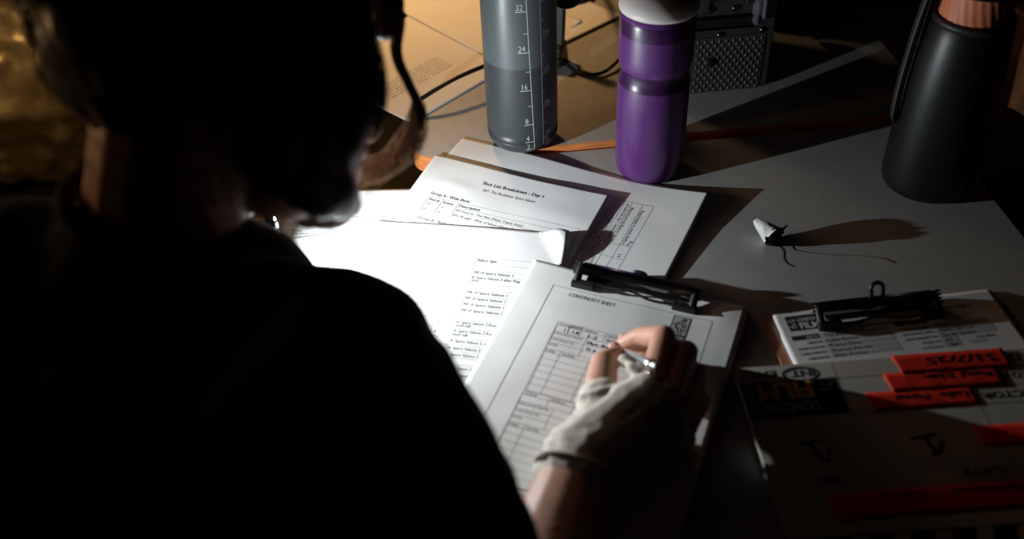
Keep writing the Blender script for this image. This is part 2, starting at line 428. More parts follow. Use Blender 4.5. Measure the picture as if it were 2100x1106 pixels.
def lift3(u, v):
    h = wav(u, v, 9, .0003, .02) + 0.005 * max(0, 1 - v / 55) ** 1.4 * min(1, max(0.15, u / 120))
    d = (u - 172) / 30 - (v) / 52                 # turned-up corner
    if d > 0: h += 0.0085 * math.sin(min(d, 1.15) * 2.1) ** 2 * .6 + .002 * d
    h += 0.000 * max(0, (u - 196) / 14) * max(0, 1 - v / 90)
    return h
sheet('shot_list_sheet', P(775, 447, .0055), -13.0, 205, 285, Z0 + 0.0021, prints=gl, lift=lift3,
      tag=('glaring white shot list table sheet with a turned-up corner, lit brightest, left of the clipboard', 'paper'))

# --- warm lit papers at the back left
def warm(px, py, ang, w_, h_, z, prints, tag, lift):
    # px,py = near (lower) corner; the sheet reaches away and to the left from it
    p = at(px, py, z - Z0); a = R(ang)
    ex = V((math.cos(a), math.sin(a), 0)); ey = V((-ex.y, ex.x, 0))
    A = p + ey * h_ / 1000
    return sheet('loose_page', (A.x, A.y), ang, w_, h_, z, prints, lift=lift, tag=tag)
def liftw(u, v): return wav(u, v, 21, .0003)
warm(842, 253, 46.0, 297, 210, Z0 + 0.0068, [T(s, 24, 120 + 6 * k, 3.8, 110, mi=2) for k, s in enumerate(
    ('He steps in from the street and the', 'door swings shut behind him.', 'Nobody at the bar turns round.', 'Two glasses, one of them empty.', 'He pulls the stool out slowly.', 'Quiet. A chair scrapes.'))],
    ('warm-lit typed page lying half off the far desk, nearest corner by the loose hair', 'paper'), liftw)
warm(880, 232, 46.0, 297, 210, Z0 + 0.0056, [], ('warm-lit page whose sharp corner sticks out right of the grey bottle', 'paper'), lambda u, v: wav(u, v, 51, .0002) + .006 * max(0, (u - 230) / 67) ** 2 * max(0, (v - 120) / 90))
warm(770, -3, -50.0, 297, 210, Z0 + 0.0082, [], ('blank warm-lit page on top of the typed page, left of the grey bottle', 'paper'), lambda u, v: wav(u, v, 31, .0004))

# ================================================================== clipboards
def clip(parent, loc, ang, L, loop=True):
    """sprung wire clip: channel bar behind, arms coming forward to rubber feet, bent wire between"""
    M = Matrix.Translation(loc) @ Matrix.Rotation(R(ang), 4, 'Z')
    def tr(pts): return [M @ V(p) for p in pts]
    # channel bar
    prof = [(-.007, .006), (-.0075, .011), (-.005, .0155), (0, .0172), (.005, .0155), (.0078, .010), (.0085, .004), (.0072, .004), (.0064, .009), (.0042, .0138), (0, .0154), (-.0042, .0138), (-.0062, .0105), (-.0058, .006)]
    mb = MB(); n = len(prof); k = 20; vs = []
    for i in range(k + 1):
        x = -L / 2 + L * i / k
        for (y, z) in prof: vs.append(M @ V((x, y * .85, z * .8 + .002)))
    fs = [(i * n + j, (i + 1) * n + j, (i + 1) * n + (j + 1) % n, i * n + (j + 1) % n) for i in range(k) for j in range(n)]
    fs += [tuple(range(n)), tuple(k * n + j for j in reversed(range(n)))]
    mb.add(vs, fs); bar = mb.build('clip_bar', CHROME, parent)
    mb = MB()
    mb.box(M @ V((0, .002, .0015)), (L * .9, .018, .003), M.to_3x3()).build('clip_plate', METAL_DK, parent)
    # arms of wire
    for sgn in (-1, 1):
        x = sgn * (L / 2 + .002)
        c = MB(); c.tube(tr([(x, .003, .0125), (x, -.004, .010), (x, -.015, .0045)]), .0036, 10, sq=1.1)
        c.box(M @ V((x - sgn * .007, -.0165, .0042)), (.022, .0075, .0062), M.to_3x3())
        for q in range(4): c.box(M @ V((x + sgn * .003, .002 - .003 * q, .0145 - .0018 * q)), (.006, .0012, .003), M.to_3x3())
        o = c.build('rubber_foot', RUBBER, parent); bevel(o, .0015)
    wr = interp([(-L / 2 + .012, -.016, .005), (-L * .2, -.017, .0045), (-.004, -.0145, .0075), (L * .16, -.018, .0052), (L / 2 - .012, -.0165, .005)], 8)
    MB().tube([M @ p for p in wr], .0013, 8).build('spring_wire', METAL_DK, parent)
    if loop:
        lp = [(.0095, .005, .008)] + [(0.004 + .006 * math.cos(a), .010 + .003 * math.sin(a), .017 + .0055 * math.sin(a)) for a in [R(x) for x in range(-20, 201, 20)]] + [(-.0015, .005, .008)]
        MB().tube(tr(lp), .002, 8).build('hanging_loop', METAL_DK, parent)
    else:
        lp = [(0.0 + .006 * math.cos(a), .0062, .0125 + .0025 * math.sin(a)) for a in [R(x) for x in range(0, 181, 20)]]
        MB().tube(tr(lp), .0018, 8).build('hanging_loop', METAL_DK, parent)

def board(name, A, ang, w_, h_, z, m_, parent, th=.003, r_=.012):
    a = R(ang); ex = V((math.cos(a), math.sin(a), 0)); ey = V((-ex.y, ex.x, 0)); ring = []
    for cu, cv, a0 in ((w_ - r_, r_, 0), (r_, r_, 90), (r_, h_ - r_, 180), (w_ - r_, h_ - r_, 270)):
        for k in range(7):
            t = R(a0 + 15 * k); ring.append(V((A[0], A[1], 0)) + ex * (cu + r_ * math.cos(t)) - ey * (cv - r_ * math.sin(t)))
    n = len(ring); mb = MB()
    mb.add([p + V((0, 0, z)) for p in ring] + [p + V((0, 0, z + th)) for p in ring],
           [tuple(range(n - 1, -1, -1)), tuple(range(n, 2 * n))] + [(i, (i + 1) % n, n + (i + 1) % n, n + i) for i in range(n)])
    return bevel(mb.build(name, m_, parent), .0006)

cb = thing('clipboard', 'clipboard under the writing hand with smoked metal clip and a brown board', 'clipboard', (0, 0, 0))
A1 = P(1095, 536, .0088); a1 = -23.4
ex1 = V((math.cos(R(a1)), math.sin(R(a1)), 0)); ey1 = V((-ex1.y, ex1.x, 0))
BA = V((A1[0], A1[1], 0)) + ex1 * .0015 + ey1 * .003
board('board', BA, a1, .216, .318, Z0 + .0029, BOARD, cb, th=.0025)
clip(cb, V((*P(1308, 574, .019), Z0 + .0084)), a1 + .3, .108, loop=False)

c1 = box4(30, 27, 184, 262, .45) 
c1 += [T('CONTINUITY SHEET', 48, 36.5, 6.6, 46)]
x0, xs = 51, 176
def block(y0, wide):
    o = []
    o += [Ln(x0, y0, xs, y0), Ln(x0, y0, x0 + 2, y0 + 89 if wide else y0 + 85)]
    for k, y in enumerate((4.5, 12, 20, 27.5, 35.5, 40)): o.append(Ln(x0, y0 + y, xs, y0 + y, .25))
    for k in range(6): o.append(Ln(x0, y0 + 48 + 8 * k, xs, y0 + 48 + 8 * k, .25))
    o += [Ln(x0, y0, x0, y0 + 88), Ln(xs, y0, xs, y0 + 88), Ln(x0 + 24, y0, x0 + 24, y0 + 12), Ln(x0 + 46, y0, x0 + 46, y0 + 12), Ln(x0 + 31, y0 + 12, x0 + 31, y0 + 35.5),
          Ln(x0 + 15, y0 + 35.5, x0 + 15, y0 + 88), Ln(x0 + 42, y0 + 35.5, x0 + 42, y0 + 88), Ln(x0 + 100, y0 + 35.5, x0 + 100, y0 + 88)]
    for s, u, v, wd in (('SCENE', 2, 4, 11), ('PAGE #', 26, 4, 12), ('LOCATION', 48, 4, 17), ('DIALOGUE FROM:', 1, 16, 27), ('DIALOGUE TO:', 1, 24, 22), ('NOTE:', 1, 31.5, 9), ('TAKE', 1, 39.5, 9), ('NOTES', 17, 39.5, 11), ('COMMENTS', 44, 39.5, 18)):
        o.append(T(s, x0 + u, y0 + v, 4.2, wd, mi=2))
    return o
c1 += block(72, True) + block(161, False)
c1 += [T('1', 59, 82.5, 5.5, 1.5, mi=3, bold=.015), T('SHOT', 64, 76.2, 5.2, 11, mi=3, bold=.01), Ln(63, 74, 63.6, 84, .6, 3), T('1.8', 66.5, 82.5, 5.8, 7, mi=3, bold=.01),
       T('1-2', 81, 83, 6, 10, mi=3, bold=.01), T('THE SALOON', 99, 82.5, 5, 26, mi=3, bold=.015), T('How does it', 84, 90.5, 5, 28, mi=3, bold=.02, hand=True), T('is a s', 86, 98, 5, 14, mi=3, bold=.02, hand=True),
       T('Two no 2!', 160, 91, 4.5, 22, mi=3, hand=True)]
c1 += [Rc(34, 256.8, 112, 258.2, 2), T('Copyright', 40, 254, 3, 14, mi=2), T('Page 1', 90, 255, 3, 9, mi=2)]
# stamp-like emblem: a small framed figure above two lines of letters
c1 += [Rc(149.5, 29.5, 165, 53, 4)] + box4(149.5, 29.5, 165, 66, .9, 1) + [Ln(149.5, 53, 165, 53, .8), Rc(150.2, 53.4, 164.6, 58.5, 1), T('LONDON', 151, 57.6, 3.8, 13, mi=0, bold=.01), T('FILM', 151, 65, 7.0, 13, bold=.03)]
fig = [(158.5, 32), (161, 31.5), (162, 33.5), (160, 35.5), (158.5, 36.5), (161, 38), (163, 41.5), (162, 42.5), (159.5, 40.5), (160.5, 43.5), (163.5, 46), (162.5, 47.5), (159.5, 46.5), (160.5, 50.5), (161.5, 51.5), (158, 51), (156.5, 47), (154, 44.5), (155, 41.5), (152, 41.5), (151.5, 40), (154, 38.5), (156, 36.5), (158, 35)]
c1.append(PL(fig + fig[:1], .9, 1)); c1 += [PL([(153, 42), (156, 45), (158, 49.5)], 1.2), PL([(154, 39.8), (158, 38.5), (160, 41)], 1.4), PL([(159, 33), (161, 33.4)], 2.0), PL([(157, 43), (160.5, 46.5)], 1.0)]
def lift1(u, v):
    h = wav(u, v, 13, .0005, .03)
    h += 0.0035 * math.exp(-(v / 22.0)) * (0.3 + 0.7 * abs(u - 105) / 105)      # sheets lift either side of the clip
    h += bump2(u, v, 190, 10, 18, 16, .0022)
    h += 0.0004 * (u / 210) ** 2
    return h
for k in range(4):
    sheet('page', (A1[0] + .0009 * k - .0015, A1[1] - .0004 * k), a1 - .25 * (k - 2), 210, 297, Z0 + .0057 + .0004 * k, lift=lambda u, v: lift1(u, v) * .9, parent=cb, step=.008)
sheet('top_page', A1, a1, 210, 297, Z0 + .0075, c1, lift=lift1, mats=(PAPER, INK, INKG, PEN_INK, mat('emblem_grey', (.42, .42, .42), .7)), parent=cb)

cb2 = thing('clipboard', 'clipboard with a crew form and wire clip, lying partly under the clapperboard', 'clipboard', (0, 0, 0))
A2 = P(1583, 645, .008); a2 = 5.35
ex2 = V((math.cos(R(a2)), math.sin(R(a2)), 0)); ey2 = V((-ex2.y, ex2.x, 0))
board('board', V((A2[0], A2[1], 0)) - ex2 * .010 + ey2 * .006, a2, .226, .310, Z0 + .0003, CLEARBR, cb2, th=.0025)
clip(cb2, V((*P(1797, 616, .018), Z0 + .0052)), a2 - .6, .106, loop=True)
c2 = [Rc(10, 5, 43, 23, 1), Rc(11, 6, 18.5, 22, 4), T('LONDON', 20, 12, 5.4, 18.5, mi=0, bold=.02), T('FILM', 20, 21, 10, 18.5, mi=0, bold=.03), T('ACADEMY', 42.3, 21.5, 3.2, 15, rot=90, mi=0),
      PL([(16, 7), (13.5, 10), (16.5, 12), (13, 15), (16, 18), (14.5, 21.5)], 1.3, 1), Rc(8, 29, 33, 34.5, 1), T('FILM TITLE', 21, 33.6, 4, 11, mi=0, bold=.01)]
for k, (s, hd, wd) in enumerate((('DIRECTOR', 'Luke Porter', 30), ('CINEMATOGRAPHER', 'Pradal Khan', 30), ('CAMERA OPERATOR', 'Audrey Ferrier', 38), ('CAMERA MODEL', 'Dior Kroma', 30))):
    y = 40.5 + 6.2 * k; ww = len(s) * 1.65
    c2 += [T(s, 33 - ww, y, 3.7, ww, bold=.02), T(hd, 37, y, 5, wd, mi=3, hand=True, shear=.2)]
for k in range(5): c2.append(Rc(35, 30.0 + 6.2 * k, 98, 34.6 + 6.2 * k, 4))
c2 += [T('The Immortal Game', 37, 34, 5.5, 46, mi=3, hand=True, shear=.2)]
c2 += [Rc(104, 27, 134, 32, 1), T('GAUGE / CROOP', 112, 31, 3.8, 20, mi=0, bold=.01)]
for k, (s, hd, wd) in enumerate((('1ST ASSISTANT CAMERA', 'Alhamara Shaqoon', 50), ('2ND ASSISTANT CAMERA', 'Aisha Qureshi', 34), ('DIGITAL IMAGING TECH', 'Sarah Studer', 34), ('PROJECT FPS', '25', 8), ('SHUTTER ANGLE', '180', 10))):
    y = 38.0 + 6.2 * k; ww = len(s) * 1.45
    c2 += [Rc(137, y - 5, 190 if k < 3 else 152, y + .4, 4), T(s, 135 - ww, y, 3.7, ww, bold=.02), T(hd, 139, y, 5, wd, mi=3, hand=True, shear=.2)]
c2 += [T('VIDEO MEDIA', 168, 56.6, 3.7, 18, bold=.02), Rc(160, 58, 175, 62, 4), T('Indie Right', 152, 18, 6, 30, mi=3, hand=True, shear=.2)]
for k in range(3):
    sheet('page', (A2[0] + .0007 * k, A2[1] - .0003 * k), a2 - .3 * (k - 1), 210, 297, Z0 + .0031 + .0004 * k, lift=lambda u, v: wav(u, v, 44, .0003), parent=cb2, step=.01)
sheet('top_page', A2, a2, 210, 297, Z0 + .0056, c2, lift=lambda u, v: wav(u, v, 41, .0004) + 0.002 * math.exp(-v / 20), mats=(PAPER, INK, INKG, PEN_INK, SHADEBAR), parent=cb2)

# ================================================================== clapperboard
sA = P(1512, 757, .012); sa = 1.5
slate = thing('clapperboard', 'white film clapperboard with red tape strips, lying upside down at lower right', 'clapperboard', (sA[0], sA[1], Z0 + .0078), R(sa))
MM = .001
def splace(z): return lambda u, v, lev=0: V((u * MM, -v * MM, z + lev * 0.00006))
def rr_slab(mb, u0, v0, u1, v1, r_, za, zb, mi=0):
    ring = []
    for cu, cv, a0 in ((u1 - r_, v0 + r_, 0), (u0 + r_, v0 + r_, 90), (u0 + r_, v1 - r_, 180), (u1 - r_, v1 - r_, 270)):
        for k in range(9):
            t = R(a0 + 90 * k / 8); ring.append(V(((cu + r_ * math.cos(t)) * MM, -(cv - r_ * math.sin(t)) * MM, 0)))
    n = len(ring)
    mb.add([p + V((0, 0, za)) for p in ring] + [p + V((0, 0, zb)) for p in ring],
           [tuple(range(n - 1, -1, -1)), tuple(range(n, 2 * n))] + [(i, (i + 1) % n, n + (i + 1) % n, n + i) for i in range(n)], mi)
mb = MB(); rr_slab(mb, -3, -1, 274, 171, 9, 0, .004)
sp = [T('EXT.', 32, 5, 10.5, 27, 180, bold=.02), T('INT.', 65, 6.5, 10.5, 24, 180, bold=.02)]
sp.append(PL([(52 + 15.5 * math.cos(R(a)), 10.5 + 7.5 * math.sin(R(a))) for a in range(0, 361, 15)], 1.4, 3))
sp.append(PL([(52.5 + 14.6 * math.cos(R(a)), 11 + 6.7 * math.sin(R(a))) for a in range(20, 371, 15)], .8, 3))
sp += [Rc(-2, 17, 80, 56, 1), T('FILM', 58, 19.5, 24, 47, 180, mi=4, bold=.045), T('LONDON', 58, 41, 15, 46, 180, mi=5, bold=.02), T('ACADEMY', 2, 19, 7, 34, 270, mi=5)]
sp += [Rc(61, 19, 78, 54, 4), PL([(76, 20), (72, 26), (68, 27), (66, 22)], 3.4, 1), PL([(72, 25), (70, 30), (66, 31), (63, 27)], 1.4, 5), PL([(69, 34), (72, 38), (68, 42), (72, 46), (68, 49), (71, 42), (66, 40)], 4.0, 1)]
sp += [Ln(81, 0, 81, 131, .5, 2), Ln(81, 18, 272, 18, .5, 2), Ln(-2, 57, 272, 57, .5, 2), Ln(186, 57, 186, 131, .5, 2), Ln(-2, 131, 272, 131, .5, 2), Ln(81, 38, 272, 38, .5, 2)]
sp += [T('TAKE', 58, 118, 9.5, 26, 180, bold=.02), T('SLATE', 181, 119, 9.5, 35, 180, bold=.02), T('ROLL', 262, 119, 9.5, 26, 180, bold=.02), T('DATE', 262, 5, 10, 30, 180, bold=.02), T('D.O.P.', 244, 25, 10, 27, 180, bold=.02), T('DIRECTOR', 254, 45, 10, 62, 180, bold=.02)]
sp += [PL([(29, 84), (48, 82)], 2.6, 3), PL([(38, 83), (41, 92), (46, 104)], 2.8, 3), PL([(46, 104), (50, 98), (51, 92)], 2.8, 3), PL([(118, 87), (140, 84)], 2.6, 3), PL([(130, 85), (131, 94), (134, 104)], 3.0, 3), PL([(130, 104), (138, 99), (142, 91)], 4.4, 3)]
prints_into(mb, sp, splace(.004))
mb.build('slate_board', [SLATEW, INK, INKG, PEN_INK, YELLOW, WHITEP], slate)
def tape(u0, v0, u1, v1, sk, z, txt, lab, zz=0):
    mb = MB(); nu, nv = 30, 4
    def pl(u, v, lev=0):
        return V((u * MM, -v * MM, z + .0002 + .00025 * noise.noise(V((u * .08, v * .12, zz))) + .0003 + lev * .00006))
    vs = []
    for i in range(nu + 1):
        for j in range(nv + 1):
            u = u0 + (u1 - u0) * i / nu; v = v0 + (v1 - v0) * j / nv
            if i == 0: u += sk * (j / nv) + .6 * math.sin(j * 2.1 + zz)
            vs.append(pl(u, v))
    mb.add(vs, [(i * (nv + 1) + j, i * (nv + 1) + j + 1, (i + 1) * (nv + 1) + j + 1, (i + 1) * (nv + 1) + j) for i in range(nu) for j in range(nv)], 0, True)
    prints_into(mb, txt, lambda u, v, lev=0: pl(u, v, lev + 1))
    o = mb.build('red_tape', [TAPE, PEN_INK], slate); o['label'] = lab
    so = o.modifiers.new('s', 'SOLIDIFY'); so.thickness = .0002
tape(98, 37, 187, 57, 2, .0042, [T('Luke', 182, 42, 9, 24, 180, hand=True, bold=.01, shear=.15), T('Porter', 150, 42, 9, 30, 180, hand=True, bold=.01, shear=.15)], 'red tape strip, third from the top edge', 1)
tape(120, 17.5, 216, 38.5, 2, .0046, [T('Pradal', 210, 22, 8.5, 26, 180, hand=True, bold=.01, shear=.15), T('Ichan', 178, 22, 8.5, 26, 180, hand=True, bold=.01)], 'red tape strip with a handwritten name, second from the top edge', 2)
tape(134, -2, 231, 20, 3, .0050, [T('31/7/25', 223, 3, 12, 63, 180, hand=True, bold=.01)], 'red tape strip with the date 31/7/25', 3)
tape(170, 79, 262, 100, 2, .0042, [T('1', 252, 84, 12, 3, 180, bold=.02)], 'red tape strip beside the slate number', 4)
tape(36, 133, 270, 157, 2, .0042, [T('The Immortal', 190, 136, 9, 60, 180, hand=True, bold=.01, shear=.2), T('Game', 112, 136, 10, 34, 180, hand=True, bold=.01, shear=.2)], 'long red tape strip along the near edge', 5)
mb = MB(); rr_slab(mb, -3, 173, 274, 202, 3, 0, .010)
BW = mat('black_painted_wood', (.012, .012, .012), .5)
for k in range(9): mb.add([V(((x) * MM, -y * MM, .0102)) for x, y in ((2 + 30 * k, 200), (14 + 30 * k, 200), (24 + 30 * k, 175), (12 + 30 * k, 175))], [(0, 1, 2, 3)], 1)
bevel(mb.build('clapstick', [BW, WHITEP], slate), .0008)
mb = MB(); mb.sphere((.262, -.180, .010), .006, 12, sc=(1, 1, .5)); mb.build('hinge_bolt', CHROME, slate)

# ================================================================== bottles
gx, gy = .0205, .9440; gz = Z0 + .005
GUP = mat('smoky_plastic_upper', (.072, .088, .093), .36, bump=.1, bscale=700, spec=.4)
GLO = mat('smoky_plastic_lower', (.038, .045, .048), .36, bump=.1, bscale=700, spec=.4)
WHT = mat('white_scale_print', (.62, .66, .68), .6)
gb = thing('water_bottle', 'tall smoky grey water bottle with white measuring scale, left of the purple bottle', 'bottle', (gx, gy, gz))
RB = .0405
prof = [(.0, .0012), (.017, .0006), (.0215, .0)] + [(.0225 + .018 * math.sin(R(a)), .018 - .018 * math.cos(R(a))) for a in range(10, 91, 8)] + [(.0405, .018)]
n0 = len(prof)
prof += [(RB, z) for z in (.03, .05, .07, .09, .110, .1132, .13, .15, .17, .19, .205, .215)] + [(.0400, .222), (.037, .229), (.032, .233), (.029, .236), (.029, .240)]
MB().lathe(prof, 96, mif=lambda i: 1 if prof[i][1] >= .1132 else 0).build('bottle_body', [GLO, GUP], gb)
MB().lathe([(0, .268), (.024, .268), (.030, .264), (.0305, .240), (.028, .2385), (0, .2385)], 64).build('cap', RUBBER, gb)
MB().tube([(.02, 0, .262), (.03, 0, .275), (.0, 0, .287), (-.03, 0, .275), (-.02, 0, .262)], .003, 8).build('carry_loop', RUBBER, gb)
mb = MB()
def cyl(u, v, lev=0):     # u = arc mm to the right of the front, v = height mm
    a = u * MM / RB; v = v * .985 + 6
    rb = RB if v >= 18 else .0225 + .018 * math.sin(math.acos(max(0, 1 - v / 18)))
    rr = rb + .00015 + lev * .00003
    return V((rr * math.sin(a), -rr * math.cos(a), v * MM))
def cylT(s, u, v, size, width):
    vs, fs, w_ = text_geo(s, -.012, 0.0); sx = width / w_
    mb.add([cyl(u + x * sx, v + y * size) for x, y in vs], fs, 0)
def cylL(u0, v0, u1, v1, wd=.45):
    L = math.hypot(u1 - u0, v1 - v0); nx, ny = -(v1 - v0) / L * wd / 2, (u1 - u0) / L * wd / 2; k = max(1, int(L / 2)); vs = []
    for i in range(k + 1):
        t = i / k; a, b = u0 + (u1 - u0) * t, v0 + (v1 - v0) * t; vs += [cyl(a + nx, b + ny), cyl(a - nx, b - ny)]
    mb.add(vs, [(2 * i, 2 * i + 2, 2 * i + 3, 2 * i + 1) for i in range(k)], 0)
ul = lambda h: 12.2 - .028 * h
ur = lambda h: 23.5 - .008 * h
cylL(ul(5), 5, ul(200), 200, .7); cylL(ur(8), 8, ur(200), 200, .6)
for s, h in (('2', 5), ('4', 16), ('8', 39), ('16', 83), ('24', 129), ('32', 176)):
    wd = 3.6 if len(s) == 1 else 7.4
    cylL(ul(h) - (12 if len(s) > 1 else 10), h, ul(h), h, .7); cylT(s, ul(h) - (11.5 if len(s) > 1 else 9.0), h + 1.6, 9.5, wd)
for h in (63, 106, 151): cylL(ul(h) - 4.6, h, ul(h), h, .6)
for s, h in (('50', 8), ('100', 18), ('300', 57), ('500', 99), ('700', 142), ('900', 184)):
    cylL(ur(h), h, ur(h) + 10, h, .5); cylT(s, ur(h) + 2.2, h + 1.5, 9.5, 9.5 if len(s) > 2 else 6.4)
for h in (37, 78, 121, 163): cylL(ur(h), h, ur(h) + 5, h, .5)
mb.build('measuring_scale', WHT, gb)

px_, py_ = .1585, .8825
PUR = mat('purple_plastic', (.080, .022, .125), .32, sss=.05, bump=.05, bscale=500, spec=.5, coat=.15)
PURD = mat('dark_purple_plastic', (.030, .006, .045), .3, spec=.5)
CAPW = mat('pale_grey_plastic', (.50, .47, .46), .45)
pb = thing('sports_bottle', 'purple squeeze sports bottle with pale cap standing right of the grey bottle', 'bottle', (px_, py_, Z0))
rp = .0375
prof = [(0, .003), (.024, .002), (.030, 0), (.0335, .001), (.0352, .0035), (.0368, .009), (.0375, .018), (.0378, .05), (.0378, .085), (.0377, .1135), (.0373, .116), (.0366, .1185), (.0360, .122), (.0358, .127), (.0362, .131),
        (.0376, .1345), (.0384, .1385), (.0386, .147), (.0386, .165), (.0386, .1712), (.0386, .184), (.0382, .187), (.0368, .191), (.0345, .1935), (.0330, .195), (.033, .198)]
def pm(i):
    z = prof[i][1]
    return 1 if (.1135 <= z < .131) or (.1712 <= z < .187) else 0
MB().lathe(prof, 96, mif=pm).build('bottle_body', [PUR, PURD], pb)
capp = [(.0345, .1935), (.0392, .1935), (.0400, .1955), (.0398, .199), (.036, .206), (.027, .213), (.018, .217), (.015, .222), (.0145, .232), (.012, .236), (0, .237)]
MB().lathe(capp, 96).build('cap', CAPW, pb)
MB().lathe([(.0095, .236), (.0095, .246), (.012, .249), (.012, .254), (.009, .257), (0, .257)], 40).build('spout', PURD, pb)
mb = MB()
def cylp(u, v):
    a = u * MM / .0386; return V((.0388 * math.sin(a), -.0388 * math.cos(a), v * MM))
vs, fs, w_ = text_geo('CE', 0, 0); mb.add([cylp(20 + x * 12, 146 + y * 14) for x, y in vs], fs, 0)
mb.build('faint_lettering', mat('lighter_purple_print', (.20, .05, .30), .5), pb)

bp = at(1903, 425, 0); bx, by = bp.x + .013, bp.y + .046
BLK = mat('matte_black_steel', (.0055, .0075, .008), .40, 0.1, bump=.06, bscale=900, spec=.5)
TERRA = mat('terracotta_silicone', (.55, .17, .085), .55)
bb = thing('insulated_flask', 'matte black insulated flask with ribbed terracotta neck at the right of the desk', 'flask', (bx, by, Z0))
prof = [(0, .002), (.036, .001), (.041, 0), (.0445, .0025), (.0462, .007), (.0468, .014), (.0470, .04), (.0466, .08), (.0452, .12), (.0425, .155), (.0395, .178), (.0378, .187), (.0365, .190)]
MB().lathe(prof, 96).build('flask_body', BLK, bb)
MB().lathe([(.035, .1885), (.0372, .189), (.0380, .192), (.0372, .1955), (.035, .196)], 64).build('collar', RUBBER, bb)
mb = MB(); n = 96; vs = []; fs = []
zs = [.1945 + .0015 * k for k in range(20)]
for i, z in enumerate(zs):
    for j in range(n):
        a = 2 * math.pi * j / n
        rr = .0325 - .0035 * i / 19 + .0013 * (abs(math.sin(a * 13 + z * 110)) ** .6)
        vs.append((rr * math.cos(a), rr * math.sin(a), z))
for i in range(len(zs) - 1):
    for j in range(n): fs.append((i * n + j, i * n + (j + 1) % n, (i + 1) * n + (j + 1) % n, (i + 1) * n + j))
mb.add(vs, fs, 0, True).build('ribbed_neck', TERRA, bb)
MB().lathe([(.028, .222), (.034, .2225), (.035, .226), (.035, .243), (.033, .246), (0, .247)], 64).build('lid', BLK, bb)
st = interp([(-.034, .012, .232), (-.041, .012, .222), (-.043, .011, .19), (-.0455, .009, .15), (-.0480, .006, .12), (-.0485, .003, .09), (-.0510, .002, .078), (-.0545, .002, .09), (-.0535, .006, .12), (-.051, .009, .16), (-.047, .011, .20), (-.042, .012, .226)], 6)
mb = MB()
vs = []; fs = []
for p in st:
    vs += [p + V((-.0006, -.0045, 0)), p + V((.0006, -.0045, 0)), p + V((.0006, .0045, 0)), p + V((-.0006, .0045, 0))]
for i in range(len(st) - 1):
    for j in range(4): fs.append((i * 4 + j, i * 4 + (j + 1) % 4, i * 4 + 4 + (j + 1) % 4, i * 4 + 4 + j))
mb.add(vs, fs, 0, True).build('carry_strap', mat('black_webbing', (.012, .012, .013), .6), bb)

# ================================================================== metal device
DA = at(1400, 192, .006); DE = V((math.cos(R(4.63)), math.sin(R(4.63)), 0))
dev = thing('equipment_case', 'dark metal equipment box with dimpled plate and bolts behind the purple bottle', 'equipment box', (DA.x, DA.y, Z0 + .005), R(4.63))
DM = mat('dark_anodised_metal', (.05, .052, .05), .45, .5, bump=.1, bscale=500)
DM2 = mat('dimpled_metal', (.085, .085, .088), .4, .6)
o = MB().box((.030, .07, .085), (.150, .14, .166)).build('housing', DM, dev); bevel(o, .002)
mb = MB()
mb.box((.0515, -.0008, .0375), (.086, .0016, .073))
k = 0
for r_ in range(13):
    for c_ in range(10):
        x = .013 + c_ * .0086 + (.0043 if r_ % 2 else 0); z = .004 + r_ * .0054
        if x > .092: continue
        mb.sphere((x, -.0016, z), .0024, 8, sc=(.8, .75, 1.15))
o = mb.build('dimpled_plate', DM2, dev)
mb = MB()
mb.box((.044, -.002, .0935), (.072, .004, .0105)); mb.box((.044, -.0035, .1), (.074, .007, .0018)); mb.box((.044, -.0035, .0868), (.074, .007, .0014))
bevel(mb.build('slot_rail', mat('gloss_black', (.01, .01, .01), .2, 0.2), dev), .0006)
for x, z, r_ in ((.0229, .1097, .0045), (.0531, .1098, .0042), (.0384, .0771, .0034), (.0898, .0788, .0038)):
    MB().sphere((x, -.001, z), r_, 16, sc=(1, .7, 1)).build('bolt', CHROME, dev)
mb = MB(); mb.tube([(.0267, 0, .043), (.0267, -.006, .043)], .0055, 20); mb.sphere((.0267, -.006, .043), .0055, 16, sc=(1, .4, 1)); mb.build('knob', RUBBER, dev)
ACR = mat('clear_acrylic', (.8, .78, .9), .05, trans=.9, ior=1.49)
mb = MB(); mb.box((.0765, -.007, .108), (.0045, .014, .032)); mb.box((.0835, -.009, .115), (.0025, .018, .028)); bevel(mb.build('acrylic_bracket', ACR, dev), .0008)
mb = MB(); mb.box((.018, -.002, .118), (.006, .004, .022)); mb.box((.03, -.002, .1215), (.03, .003, .003)); bevel(mb.build('latch', CHROME, dev), .0006)
mb = MB(); mb.box((.095, .005, .118), (.06, .02, .005)); bevel(mb.build('top_bracket', METAL_DK, dev), .001)

# ================================================================== cables, connector
BLKC = mat('black_cable', (.01, .01, .01), .35)
def tabp(x, y, h): p = at(x, y, h + .005); return p
pts = [at(862, 204, .022), at(900, 180, .030), at(940, 158, .035), at(990, 137, .036), at(1040, 118, .030), at(1085, 105, .022), at(1120, 98, .014)]
MB().tube(interp(pts, 8), .0028, 10).build('cable', BLKC, tag=('black cable arching over the warm-lit pages left of the grey bottle', 'cable'))
pts = [at(1122, 10, .03), at(1134, 50, .028), at(1146, 95, .020), at(1160, 128, .011), at(1182, 146, .009), at(1210, 153, .009), at(1240, 147, .0095), at(1265, 127, .012), at(1290, 100, .010), at(1330, 80, .009)]
MB().tube(interp(pts, 8), .0022, 10).build('cable', BLKC, tag=('thin black cable looping on the desk between the grey and purple bottles', 'cable'))
pts = [at(900, -60, .012), at(930, -20, .012), at(905, 20, .012), at(880, 40, .012)]
cn = thing('clamp', 'small black clamp with a screw just right of the grey bottle', 'clamp', tuple(at(1150, 140, .006)), R(-20))
o = MB().box((-.012, .012, .014), (.026, .030, .028)).build('clamp_body', RUBBER, cn); bevel(o, .003)
